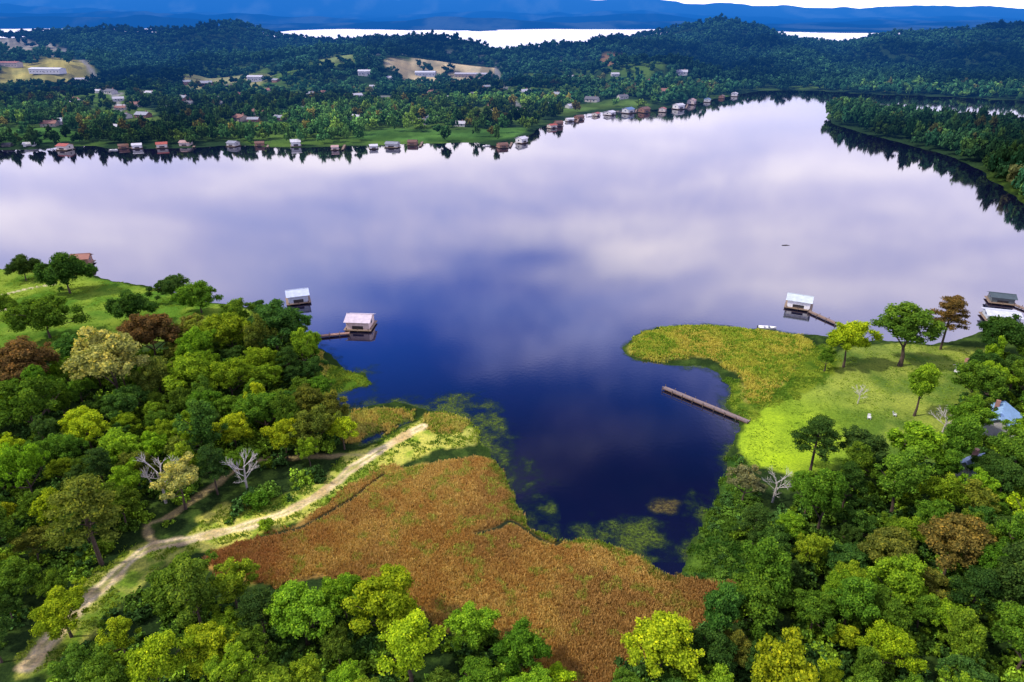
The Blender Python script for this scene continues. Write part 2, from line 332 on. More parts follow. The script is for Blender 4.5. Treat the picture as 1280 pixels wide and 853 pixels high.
# ---------------------------------------------------------------- foliage generators
def cubesphere():
    V=[];Fc=[]
    g=[-1,0,1]
    for ax in range(3):
        for s in (-1,1):
            b=len(V)
            for i in g:
                for j in g:
                    q=[0,0,0]; q[ax]=s; q[(ax+1)%3]=i; q[(ax+2)%3]=j; q=np.array(q,float); V.append(q/np.linalg.norm(q))
            for i in range(2):
                for j in range(2): Fc.append((b+i*3+j,b+i*3+j+1,b+i*3+j+4,b+i*3+j+3))
    return np.array(V),np.array(Fc)
CSV,CSF=cubesphere()
def crown(seed,lobes,nleaf,leaf,core=.72,up=.25,jit=.7,fluff=.6):
    r=np.random.RandomState(seed); L=np.array(lobes,float)
    wt=L[:,3]**2; wt/=wt.sum(); VV=[];FF=[];SS=[];b=0; ztop=(L[:,2]+L[:,4]).max(); zbot=L[:,2].min()
    for i,(cx,cy,cz,rx,rz) in enumerate(L):
        n=max(8,int(nleaf*wt[i])); d=r.normal(size=(n,3)); d[:,2]+=up; d/=np.linalg.norm(d,axis=1)[:,None]
        pos=np.array((cx,cy,cz))+d*np.array((rx,rx,rz))*(.72+fluff*r.rand(n)**1.3)[:,None]
        keep=np.ones(n,bool)
        for j,(ax,ay,az,qx,qz) in enumerate(L):
            if j==i: continue
            e=(pos-np.array((ax,ay,az)))/np.array((qx,qx,qz)); keep&=(e**2).sum(1)>.55
        pos=pos[keep]; d=d[keep]; n=len(pos)
        ls=r.uniform(.28,.58)
        if n:
            nn=d+r.normal(size=(n,3))*jit; nn/=np.linalg.norm(nn,axis=1)[:,None]
            t=np.cross(nn,r.normal(size=(n,3))); t/=np.linalg.norm(t,axis=1)[:,None]; u=np.cross(nn,t)
            s=leaf*r.uniform(.55,1.4,n)[:,None]
            q=np.stack([pos-t*s,pos-u*s*.7,pos+t*s,pos+u*s*.7],1).reshape(-1,3)
            VV.append(q); FF.append(np.arange(4*n).reshape(-1,4)+b); b+=4*n
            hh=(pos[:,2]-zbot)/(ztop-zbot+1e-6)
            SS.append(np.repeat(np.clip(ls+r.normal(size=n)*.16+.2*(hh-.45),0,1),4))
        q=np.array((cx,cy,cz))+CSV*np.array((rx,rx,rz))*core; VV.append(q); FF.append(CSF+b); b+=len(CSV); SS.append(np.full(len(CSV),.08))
    return np.concatenate(VV),np.concatenate(FF),np.concatenate(SS)
def broad_lobes(r,H,R,nl,lo=.3,lr=(.2,.34),flat=.85):
    L=[]; zc=H*(1+lo)/2; rz=H*(1-lo)/2
    ph=[r.uniform(0,6.28) for k in range(5)]
    for k in range(nl):
        d=r.normal(size=3); d/=np.linalg.norm(d)
        if d[2]<-.5: d[2]*=-1
        az=math.atan2(d[1],d[0]); wob=1+.24*math.sin(2*az+ph[0])+.17*math.sin(3*az+ph[1]+d[2]*2)+.1*math.sin(5*az+ph[2])
        lrad=R*r.uniform(*lr); q=r.uniform(.5,.98)
        L.append((d[0]*R*q*wob,d[1]*R*q*wob,zc+d[2]*rz*q*(.9+.25*math.sin(az*2+ph[3])),lrad,lrad*flat*r.uniform(.75,1.15)))
    L.append((0,0,zc,R*.45,rz*.5)); return L
def trunk_mb(r,H,rad,L,nlimb,top=.6):
    m=MB(); p=Vector((0,0,-.4)); n=4; pts=[p]
    for k in range(1,n+1): pts.append(Vector((r.uniform(-.25,.25)*k*.5,r.uniform(-.25,.25)*k*.5,H*top*k/n)))
    for k in range(n): m.tube(pts[k],rad*(1.25-.2*k) if k==0 else rad*(1-.2*k),pts[k+1],rad*(1-.2*(k+1)),7)
    for q in sorted(L,key=lambda q:-q[0]**2-q[1]**2)[:nlimb]:
        s=pts[r.randint(2,n+1)]; mid=(s+Vector(q[:3]))/2+Vector((0,0,-.3)); m.tube(s,rad*.42,mid,rad*.28,5); m.tube(mid,rad*.28,Vector(q[:3]),rad*.1,5)
    return m
PRO={}
def addproto(kind,seed,H,R,nl,nleaf,leaf,**k):
    r=np.random.RandomState(seed)
    L=broad_lobes(r,H,R,nl,k.get('lo',.3),k.get('lr',(.2,.34)))
    V,Fc,S=crown(seed,L,nleaf,leaf,k.get('core',.72))
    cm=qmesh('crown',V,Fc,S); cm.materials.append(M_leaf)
    tm=trunk_mb(r,H,.28*H/12,L,7).mesh('trunk'); tm.materials.append(M_bark)
    PRO.setdefault(kind,[]).append((tm,cm,H,R))
for s in range(9): addproto('broad',s+1,12,4.6,82,13500,.18,lr=(.1,.24))
for s in range(3): addproto('low',s+91,9,4.6,84,13000,.18,lr=(.11,.25),lo=.02)
for s in range(4): addproto('tall',s+21,14,3.4,62,9500,.18,lr=(.15,.31),lo=.2)
for s in range(5): addproto('loose',s+31,12,4.3,58,7500,.18,lr=(.09,.2),core=.5)
for s in range(2): addproto('shrub',s+41,3.6,2.2,20,2600,.15,lo=.05,lr=(.22,.38))
for s in range(3):
    r=np.random.RandomState(60+s); H=14; L=[]; m=MB(); m.tube((0,0,-.4),.32,(.1,0,H*.5),.22,7); m.tube((.1,0,H*.5),.22,(0,.1,H*.96),.06,7)
    for k in range(26):
        t=.42+.55*k/25; a=k*2.4+r.uniform(-.4,.4); q=(1.05-t)**.75*6.2*r.uniform(.6,1.05)+.5; z=H*t
        e=Vector((math.cos(a)*q,math.sin(a)*q,z+q*.15)); m.tube((0,0,z-.3),.1,tuple(e),.03,5)
        L.append((e.x,e.y,e.z,r.uniform(.8,1.35),r.uniform(.4,.6)))
        L.append((e.x*.6,e.y*.6,e.z+.1,r.uniform(.7,1.2),.45))
    L.append((0,0,H*.97,.8,.6))
    V,Fc,S=crown(60+s,L,8500,.17,.6); cm=qmesh('crown',V,Fc,S); cm.materials.append(M_leaf); tm=m.mesh('trunk'); tm.materials.append(M_bark)
    PRO.setdefault('pine',[]).append((tm,cm,H,4.8))
for s in range(3):
    r=random.Random(80+s); tm=MB(); bm=MB(); H=10
    tm.tube((0,0,-.4),.28,(.2,.1,3),.22,7); tm.tube((.2,.1,3),.22,(0,.3,6),.14,7)
    def br(p,d,l,rad,lv):
        q=p+d*l; bm.tube(tuple(p),rad,tuple(q),rad*.6,5)
        if lv==0: return
        for k in range(3):
            nd=(d+Vector((r.uniform(-.75,.75),r.uniform(-.75,.75),r.uniform(-.25,.5)))).normalized(); br(p+d*l*r.uniform(.5,1),nd,l*r.uniform(.6,.8),rad*.6,lv-1)
    for k in range(7):
        a=k*2.4; z=2.6+k*.55; br(Vector((.15,.15,z)),Vector((math.cos(a),math.sin(a),.75)).normalized(),2.2,.09,3)
    t1=tm.mesh('trunk'); b1=bm.mesh('branches'); t1.materials.append(M_bark); b1.materials.append(M_bark)
    PRO.setdefault('bare',[]).append((t1,b1,H,3.6))
TREES=[]
NAMES={'broad':'broadleaf_tree','low':'broadleaf_tree','tall':'broadleaf_tree','loose':'broadleaf_tree','shrub':'shrub','pine':'pine_tree','bare':'dead_tree'}
bark=(.09,.06,.045)
def plant(kind,x,y,R,color,label,group=None,hs=None):
    i=random.randrange(len(PRO[kind])); tm,cm,H,R0=PRO[kind][i]; s=R/R0
    hz=s if hs is None else hs/H
    z=float(height(np.array([x]),np.array([y]))[0])
    root=empty(NAMES[kind],(x,y,max(z,0)),random.uniform(0,6.28),(s,s*random.uniform(.85,1.1),hz))
    link('trunk',tm,None,root,(.5,.46,.42) if kind=='bare' else bark)
    if kind=='bare': link('branches',cm,None,root,(.62,.58,.54))
    else:
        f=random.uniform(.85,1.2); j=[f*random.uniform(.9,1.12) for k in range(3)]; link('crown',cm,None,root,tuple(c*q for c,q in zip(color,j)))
    tag(root,label,'shrub' if kind=='shrub' else 'tree',group); TREES.append((x,y,R))
    return root
PAL=dict(dark=(.05,.115,.024),mid=(.10,.20,.022),bright=(.18,.31,.022),lime=(.29,.40,.02),olive=(.15,.18,.03),rust=(.16,.105,.04),blue=(.06,.14,.028),pale=(.38,.42,.11),bronze=(.20,.18,.045))
def tree_px(cx,cy,wpx,kind,col,label,group=None,hr=None):
    R=4
    for k in range(4):
        H=(hr or {'broad':2.3,'low':1.75,'tall':3.6,'loose':2.5,'pine':2.8,'bare':2.8,'shrub':1.6}[kind])*R
        x,y=P(cx,cy,H*.6); dep=y*cp+(CH-H*.6)*sp; R=wpx*.5*dep/F
    return plant(kind,x,y,R,PAL[col] if isinstance(col,str) else col,label,group,hs=H)
T=tree_px
T(28,336,36,'low','dark','small dark tree at the far left end of the left lawn by the water')
T(80,340,60,'low','dark','large dark round tree on the shore of the left lawn')
T(4,386,34,'low','mid','green tree cut by the left edge of the photo on the left lawn')
T(56,400,64,'low','mid','loose mid green tree standing alone in the middle of the left lawn')
T(163,386,50,'low','dark','dark green tree standing on the left lawn right of its middle')
T(213,360,38,'low','dark','compact dark tree on the left lawn shore, left of a wider one')
T(248,372,46,'low','mid','wide low tree at the shoreline end of the left lawn')
T(322,386,22,'low','dark','small dark tree on the wooded point left of the small pale blue boathouse')
T(343,412,74,'broad','dark','very large dark green tree at the water corner of the left wood',hr=1.9)
T(287,422,56,'broad','bright','bright green tree at the lawn side of the left wood beside a brown one')
T(190,426,60,'broad','rust','brown leaved tree at the top edge of the left wood by the lawn')
T(243,416,36,'broad','bronze','small bronze tree between the brown and the bright green tree')
T(140,466,92,'broad','pale','large pale yellow green tree in the upper left wood')
T(34,468,70,'broad','rust','wide rust brown tree at the left edge under the lawn')
T(240,478,60,'broad','bright','big bright green tree in the middle of the left wood')
T(288,480,54,'broad','bright','bright green domed tree right of the big one in the left wood')
T(200,482,56,'broad','olive','olive brown tree right of the pale yellow green tree')
T(110,546,54,'broad','lime','small vivid lime tree deep in the left wood')
T(40,516,76,'loose','mid','mid green airy tree at the left edge below the rust brown tree')
T(112,660,92,'pine','olive','wide olive pine with layered branches above the dirt road')
T(84,782,62,'broad','lime','vivid lime tree beside the dirt road at the lower left')
T(14,742,60,'broad','mid','mid green tree at the left edge below the pine')
T(226,612,58,'loose','pale','thin pale green tree beside the bare tree in the left wood')
T(200,602,54,'bare','dark','bare grey tree standing in the left wood above the road fork')
T(305,592,46,'bare','dark','bleached dead tree between the two dirt tracks')
T(392,538,56,'broad','olive','olive green tree at the shore edge of the left wood')
T(428,540,42,'broad','lime','yellow green tree nearest the golden marsh on the left bank')
T(356,552,48,'broad','lime','lime tree just above the upper dirt track')
T(330,520,56,'broad','mid','mid green round tree inland of the olive shore tree')
T(480,765,84,'broad','lime','large lime yellow tree at the bottom below the brown marsh')
T(380,780,80,'broad','bright','large bright green tree at the bottom left of the lime yellow one')
T(588,792,62,'broad','bright','bright green tree jutting into the marsh at the bottom centre')
T(650,826,64,'broad','mid','dark leafed round tree at the bottom right of the jutting tree')
T(828,816,90,'broad','lime','wide lime tree at the bottom right of the marsh tip')
T(706,852,34,'shrub','lime','lime bush on the bottom edge in the gap of reeds')
T(265,830,72,'broad','lime','lime tree on the bottom edge left of the bright green one')
T(942,764,80,'broad','mid','full green tree at the right end of the brown marsh')
T(1061,430,54,'broad','lime','tall yellow green tree by the shore on the right lawn')
T(1136,416,60,'tall','mid','tall dark green tree standing alone near the right shore',hr=2.9)
T(1186,402,50,'pine','rust','dark reddish pine right of the tall green tree on the shore')
T(1252,424,72,'broad','dark','dark round tree at the right edge by the water',hr=1.8)
T(1033,452,18,'tall','mid','slender small tree beside the golden marsh on the right lawn')
T(1152,488,36,'tall','bright','narrow bright green tree in the middle of the right lawn',hr=4.2)
T(1074,496,20,'bare','dark','small bare tree in the middle of the right lawn')
T(1020,558,60,'pine','dark','dark pine at the front edge of the bright lawn')
T(1078,572,60,'broad','dark','dark green tree right of the pine at the lawn front edge')
T(1142,566,50,'tall','bright','bright green upright tree at the front of the right lawn')
T(1181,530,34,'bare','dark','bare grey tree on the right side of the right lawn')
T(932,606,44,'loose',(.20,.25,.11),'grey green airy tree on the bank by the dark cove')
T(970,606,38,'bare','dark','bare whitish tree on the bank by the dark cove')
T(1000,610,30,'tall','mid','slim green tree right of the bare whitish tree on the bank')
T(1222,486,54,'broad','mid','green round tree at the right edge beyond the blue roofed house')
T(1268,470,44,'broad','dark','dark tree on the right edge behind the small shed')
T(1212,532,38,'tall','mid','slim green tree hiding the left end of the blue roofed house')
T(1270,574,54,'broad','mid','mid green tree at the right edge in front of the blue roofed house')
T(966,690,56,'broad','dark','dark green tree on the lower bank right of the cove tip')
T(1188,694,84,'broad','bronze','large bronze brown tree in the lower right wood')
T(1108,700,66,'broad','olive','olive brown tree in the lower right wood left of the bronze one')
T(1125,610,48,'broad','lime','lime tree among dark ones behind the front edge of the right lawn')
T(1215,638,52,'loose','olive','thin olive tree in the wood just below the two blue roofs')
EXCL=[P(1245,540),P(1213,590)]
excl_r=[7,4.5]
FP={'left':[(-90,462),(0,452),(60,452),(130,440),(200,428),(262,408),(310,398),(385,396),(396,440),(404,500),(436,522),(420,552),(380,560),(330,574),(290,584),(262,606),(222,640),(188,655),(176,685),(100,752),(40,800),(-90,850)],
 'strip':[(285,622),(330,600),(398,580),(412,604),(370,618),(336,640),(280,655)],
 'bottom':[(60,880),(100,800),(150,748),(190,722),(262,726),(330,748),(420,738),(500,744),(548,790),(600,782),(660,812),(690,858),(690,940),(60,940)],
 'right':[(762,940),(770,850),(800,806),(870,786),(912,760),(930,724),(950,680),(930,655),(960,640),(990,622),(1040,590),(1090,575),(1160,575),(1195,560),(1200,480),(1226,440),(1400,410),(1400,940)]}
ZT={'left':'in the dense wood on the left bank','strip':'between the two dirt tracks','bottom':'in the wood along the bottom edge left of centre','right':'in the wood filling the lower right'}
ZW={'left':dict(dark=2,mid=5,bright=4.5,lime=1.4,olive=.6,blue=2),'strip':dict(mid=3,bright=3,lime=1),'bottom':dict(mid=4,bright=5,lime=2.6),'right':dict(dark=2.4,mid=5.5,bright=4,lime=.8,olive=.8,blue=2)}
CW=dict(dark='dark green',mid='mid green',bright='bright green',lime='lime yellow',olive='olive',rust='rust brown',blue='deep green',pale='pale green',bronze='bronze')
def inpoly(poly,px,py):
    c=False; n=len(poly)
    for i in range(n):
        ax,ay=poly[i];bx,by=poly[(i+1)%n]
        if (ay>py)!=(by>py) and px<(bx-ax)*(py-ay)/(by-ay)+ax: c=not c
    return c
cand=[(random.uniform(-190,190),random.uniform(62,250)) for k in range(30000)]
ca=np.array(cand); cl=landd(ca[:,0],ca[:,1]); cr1=ldist(road1,ca[:,0],ca[:,1]); cr2=ldist(road2,ca[:,0],ca[:,1])
for (x,y),l,a1,a2 in zip(cand,cl,cr1,cr2):
    if len(TREES)>=299: break
    if l<1.5 or a1<3.5 or a2<2.8: continue
    R=random.choice((random.uniform(2.4,3.8),random.uniform(3.2,4.9)))
    px,py=proj(x,y,6.5); z=None
    for k,pl in FP.items():
        if inpoly(pl,px,py): z=k; break
    if z is None or px<-50 or px>1330 or py>890: continue
    if abs(px-374)<26 and py<402: continue
    if z=='strip': R=random.uniform(1.7,2.6)
    rp=R*F/(y*cp+CH*sp)
    if z in('left','bottom'):
        d1=np.min(np.hypot(RP1[:,0]-px,(RP1[:,1]-py)/1.25)); d2=np.min(np.hypot(RP2[:,0]-px,(RP2[:,1]-py)/1.2))
        if d1<rp*1.0+4 or (d2<rp*.6): continue
    if any((x-q[0])**2+(y-q[1])**2<(rr+R*.7)**2 for q,rr in zip(EXCL,excl_r)): continue
    if any(abs(x-q[0]*(y/q[1]))<2.6 and q[1]-15<y<q[1] for q in EXCL): continue
    if any((x-a)**2+(y-b)**2<((R+r)*.69)**2 for a,b,r in TREES): continue
    w=ZW[z]; nz=float(fbm(np.array([x*.03]),np.array([y*.03]),2,9.)[0])
    ks=list(w); colk=random.choices(ks,[w[q]*(2 if (nz>.5)==(q in('bright','lime','mid')) else 1) for q in ks])[0]
    kd='shrub' if z=='strip' else random.choices(['broad','tall','loose','pine'],[6,2.6,2.2,.4])[0]
    if kd=='pine': colk='dark' if colk not in('olive','dark') else colk
    if kd=='tall': R*=.8
    kw={'broad':'round crowned tree','tall':'tall narrow tree','loose':'open crowned tree','pine':'pine','shrub':'bush'}[kd]
    lab=f"{CW[colk]} {kw} {ZT[z]}"
    H={'broad':2.45,'tall':4.0,'loose':2.6,'pine':2.8,'shrub':1.5}[kd]*R*random.uniform(.8,1.3)
    plant(kd,x,y,R,PAL[colk],lab,f"{CW[colk]} {kw}{'es' if kw=='bush' else 's'} {ZT[z]}",hs=min(H,16.5))
# ---------------------------------------------------------------- massed foliage
TM=[]
for s in range(5):
    r=np.random.RandomState(200+s); L=broad_lobes(r,2.0,1.,11,0.,(.26,.46)); V,Fc,S=crown(200+s,L,230,.17,.8); V[:,2]-=1.0; TM.append((V,Fc,S))
TS=[]
for s in range(4):
    r=np.random.RandomState(220+s); L=broad_lobes(r,2.0,1.,5,0.,(.36,.6)); V,Fc,S=crown(220+s,L,75,.26,.85); V[:,2]-=1.0; TS.append((V,Fc,S))
TF=[]   # finer clumps for the bushes close to the camera
for s in range(4):
    r=np.random.RandomState(240+s); L=broad_lobes(r,2.0,1.,16,0.,(.2,.38)); V,Fc,S=crown(240+s,L,480,.11,.8); V[:,2]-=1.0; TF.append((V,Fc,S))
def mass(name,pts,tmpls,mat,label,cat,k0=.35,k1=1.7):
    pts=np.array(pts); VV=[];FF=[];CC=[];b=0
    k=rs.randint(0,len(tmpls),len(pts))
    for t,(V,Fc,S) in enumerate(tmpls):
        q=pts[k==t]; n=len(q)
        if not n: continue
        a=rs.uniform(0,6.28,n); c_,s_=np.cos(a)[:,None],np.sin(a)[:,None]
        x=(V[None,:,0]*c_-V[None,:,1]*s_)*q[:,3:4]+q[:,0:1]; y=(V[None,:,0]*s_+V[None,:,1]*c_)*q[:,3:4]+q[:,1:2]; z=V[None,:,2]*q[:,4:5]+q[:,2:3]
        VV.append(np.stack([x,y,z],-1).reshape(-1,3)); FF.append((Fc[None]+(np.arange(n)*len(V))[:,None,None]+b).reshape(-1,4)); b+=n*len(V)
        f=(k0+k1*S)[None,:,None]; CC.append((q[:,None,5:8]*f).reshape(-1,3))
    me=qmesh(name,np.concatenate(VV),np.concatenate(FF),col=np.concatenate(CC)); o=link(name,me,mat); tag(o,label,cat,kind='stuff'); return o
U_=[]
for (x,y),l,a1,a2 in zip(cand[:16000],cl,cr1,cr2):
    if l<.8 or a1<2.4 or a2<1.9: continue
    px,py=proj(x,y,1.5)
    if not any(inpoly(pl,px,py-14) for pl in FP.values()) or px<-90 or px>1370 or py>930: continue
    if any((x-q[0])**2+(y-q[1])**2<(rr)**2 for q,rr in zip(EXCL,excl_r)): continue
    r=random.uniform(.8,2.4)
    if a1<5: r=min(r,1.1)
    c=PAL[random.choice(['dark','mid','blue','bright','bright','mid'])]; f=random.uniform(.6,1.2)
    U_.append((x,y,1.+r*.5,r,r*1.1,c[0]*f,c[1]*f,c[2]*f))
    if len(U_)>2600: break
gq=Z['greenR']; mn=gq.min(0); mx=gq.max(0); x=rs.uniform(mn[0],mx[0],420); y=rs.uniform(mn[1],mx[1],420); ok=(sdf(gq,x,y)>-1)&(landd(x,y)>.6)&(fbm(x*.15,y*.15,3,6.)>.44)
for xx,yy in zip(x[ok],y[ok]):
    r=random.uniform(.35,1.1); c=PAL[random.choice(['dark','mid','blue','mid'])]; f=random.uniform(.6,1.3); U_.append((xx,yy,.3+r*.6,r,r*.8,c[0]*f,c[1]*f,c[2]*f))
mass('undergrowth',U_,TF,M_mass,'low bushes filling the floor of the near woods','undergrowth')
HS=[(60,91,48,14,(.68,.7,.76),(.58,.58,.64),'long white flat building with a bright roof at the far left'),
 (14,83,30,12,(.35,.14,.12),(.45,.38,.34),'red roofed long building left of the white one at the far left'),
 (532,95,30,14,(.64,.66,.74),(.5,.54,.62),'white roofed hall on the far bank field at top centre'),
 (592,97,56,12,(.45,.45,.52),(.34,.27,.22),'long brown walled building right of the white roofed hall'),
 (456,94,16,11,(.62,.62,.68),(.55,.55,.56),'small white building left of the white roofed hall'),
 (320,101,20,11,(.58,.58,.64),(.54,.54,.55),'white house highest on the slope left of centre'),
 (104,104,22,11,(.42,.43,.5),(.42,.4,.38),'grey roofed barn beside the tan field at the far left')]
hp=[(150,126),(135,118),(170,132),(236,104),(262,106),(238,114),(285,112),(345,104),(355,112),(300,120),(390,122),(400,116),(446,120),(466,112),(488,98),(78,155),(64,160),(18,132),(90,128),(118,146),(210,136),(190,118),(330,132),(372,136),(420,134),(470,140),(498,128),(540,118),(566,128),(596,122),(612,140),(560,152),(524,154),(578,156),(700,104),(716,98),(770,96),(792,112),(806,106),(742,128),(712,134),(776,124),(828,118),(852,92),(660,118),(690,120),(606,112),(640,108),(950,104),(250,148),(300,150),(150,160),(40,150),(180,148),(228,126),(272,132),(318,144),(350,150),(404,146),(446,150),(486,150)]
for k in range(14): hp.append((random.uniform(5,780),random.uniform(108,155)))
HPTS=[]
def house_parts(root,L,W,h,rise,cr,cw,detail=False):
    m=MB().box(-L/2,-W/2,-1.5,L/2,W/2,h); m.poly([(-L/2,-W/2,h),(-L/2,W/2,h),(-L/2,0,h+rise)]); m.poly([(L/2,-W/2,h),(L/2,W/2,h),(L/2,0,h+rise)])
    m.build('wall',M_paint,root,cw)
    o=.5; rf=MB(); k=rise/(W/2)
    rf.slab((-L/2-o,-W/2-o,h-k*o+.15),(L/2+o,-W/2-o,h-k*o+.15),(L/2+o,0,h+rise+.15),(-L/2-o,0,h+rise+.15),.14)
    rf.slab((L/2+o,W/2+o,h-k*o+.15),(-L/2-o,W/2+o,h-k*o+.15),(-L/2-o,0,h+rise+.15),(L/2+o,0,h+rise+.15),.14)
    ro=rf.build('roof',M_roof if detail else M_shing,root,cr)
    MB().box(L*.2,W*.1,h+rise*.3,L*.2+.9,W*.1+.9,h+rise+1.1).build('chimney',M_paint,ro,(.3,.15,.11))
    MB().box(-.5,-W/2-.04,0,.5,-W/2+.02,2.1).build('door',M_paint,root,(.15,.1,.08))
    n=max(2,int(L/5))
    for i in range(n):
        x=-L/2+(i+.5)*L/n
        if abs(x)<1.2: x=-1.8
        wd=MB().box(x-.7,-W/2-.05,1.,x+.7,-W/2+.02,2.2).build('window',M_glass,root,(.03,.04,.06))
        MB().box(x-.85,-W/2-.07,.85,x+.85,-W/2-.045,1.0).build('sill',M_paint,wd,(.8,.8,.8))
def plan(px,py,hw=7,fr=None): x,y,z=gp(px,py); HPTS.append((x,y,hw,fr or (16 if y<800 else 34))); return x,y,z
for px,py,L,W,cr,cw,lab in HS:
    x,y,z=plan(px,py,L/2+2,100); r=empty('building',(x,y,z),random.uniform(-.15,.15)); house_parts(r,L,W,5.,1.6,cr,cw); tag(r,lab,'building')
base=[]
for cr,cw in (((.48,.48,.54),(.5,.5,.5)),((.13,.13,.15),(.5,.48,.46)),((.26,.12,.09),(.42,.36,.3)),((.30,.32,.37),(.26,.12,.08))):
    r=empty('house',(0,0,0)); house_parts(r,13.5,8.5,3.,2.2,cr,cw); base.append(r)
hn=['white house with pale roof','white house with dark grey roof','tan house with red brown roof','brick house with grey roof']
used=[0]*4
for i,(px,py) in enumerate(hp):
    k=random.choices(range(4),[4,3,2,2])[0] if i>3 else i
    x,y,z=plan(px+random.uniform(-4,4),py+random.uniform(-2,2))
    if i>=61 and float(landd(np.array([x]),np.array([y]))[0])<10: HPTS.pop(); continue
    o=base[k] if not used[k] else dup(base[k]); used[k]+=1
    s=random.uniform(.65,1.1); o.location=(x,y,z); o.rotation_euler=(0,0,random.uniform(-.7,.7)); o.scale=(s,s,s)
    tag(o,hn[k]+' among trees on the far bank','house','houses among trees on the far bank, '+hn[k])
HPT=np.array(HPTS)
far_pts=[];pen_pts=[];Y_=290.
while Y_<1800:
    spx=6.6+max(Y_-520,0)*.0072; n=int(2.15*.85*Y_/spx)
    xs=(np.arange(n)-n/2)*spx+rs.uniform(-.45,.45,n)*spx; dy_=min(Y_*.0165,12); ys=Y_+rs.uniform(-.55,.55,n)*dy_
    if Y_<465:
        k=xs>Y_*.5; xs=xs[k]; ys=ys[k]; n=len(xs)
    l=landd(xs,ys); hh=height(xs,ys,l); pn=sdf(W_pen,xs,ys,5)
    ex=np.full(n,-99.); ex2=np.full(n,-99.)
    for q,c in FZW: ex=np.maximum(ex,sdf(q,xs,ys,30)); ex2=np.maximum(ex2,sdf(q,xs,ys+(20 if Y_<750 else 55),30))
    rd=np.full(n,1e9)
    for q in FR: rd=np.minimum(rd,ldist(q,xs,ys))
    gap=fbm(xs*.013,ys*.013,3,6.); lsc=fbm(xs*.006,ys*.009,4,31.); ppx,ppy=proj(xs,ys,hh)
    for i in range(n):
        if ppx[i]<-120 or ppx[i]>1400: continue
        isp=pn[i]>-2 
        if Y_<470 and not isp: continue
        town=(not isp) and Y_<1120 and ppx[i]<830
        if l[i]<(.8 if isp else (5 if Y_<700 else 4)): continue
        if ex[i]>-2 and rs.rand()<.84: continue
        if (not isp) and Y_>560 and ex2[i]>0 and rs.rand()<.5: continue
        if town and gap[i]>.60 and rs.rand()<.6: continue
        if town and l[i]<16 and rs.rand()<.3: continue
        if rd[i]<5: continue
        if not isp:
            dx=np.abs(xs[i]-HPT[:,0]*(ys[i]/HPT[:,1])); dy=ys[i]-HPT[:,1]
            if ((dx<HPT[:,2])&(dy<6)&(dy>-HPT[:,3])).any(): continue
        r=spx*rs.uniform(.38,.74) if not isp else spx*rs.uniform(.5,.78)
        r=min(r,8.0); H=rs.uniform(6,14) if town else rs.uniform(10,17)
        u=rs.rand(); c=(.02,.07,.03) if u<.4 else (.032,.09,.032) if u<.8 else (.06,.13,.032) if u<.95 else (.08,.09,.03)
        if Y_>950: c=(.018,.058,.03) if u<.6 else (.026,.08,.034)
        if town and Y_<800: c=(c[0]*2.0,c[1]*1.6,c[2])
        f=rs.uniform(.75,1.25)*(.4+1.25*float(sm(.3,.7,lsc[i]))); (pen_pts if isp else far_pts).append((xs[i],ys[i],hh[i]+H*.5,r,H*.52,c[0]*f,c[1]*f,c[2]*f))  # broad noise puts light patches and hill shading into the woodland colour
    Y_+=min(Y_*.0165,12) if Y_<750 else Y_*.0155
fa=np.array(far_pts)
nearf=fa[fa[:,1]<780]; farf=fa[fa[:,1]>=780]
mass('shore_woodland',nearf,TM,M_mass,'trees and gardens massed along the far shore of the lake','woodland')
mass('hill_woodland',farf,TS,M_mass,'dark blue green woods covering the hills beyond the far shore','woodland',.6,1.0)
mass('peninsula_woodland',pen_pts,TM,M_mass,'dense dark wood covering the low point at the upper right','woodland',.5,1.1)
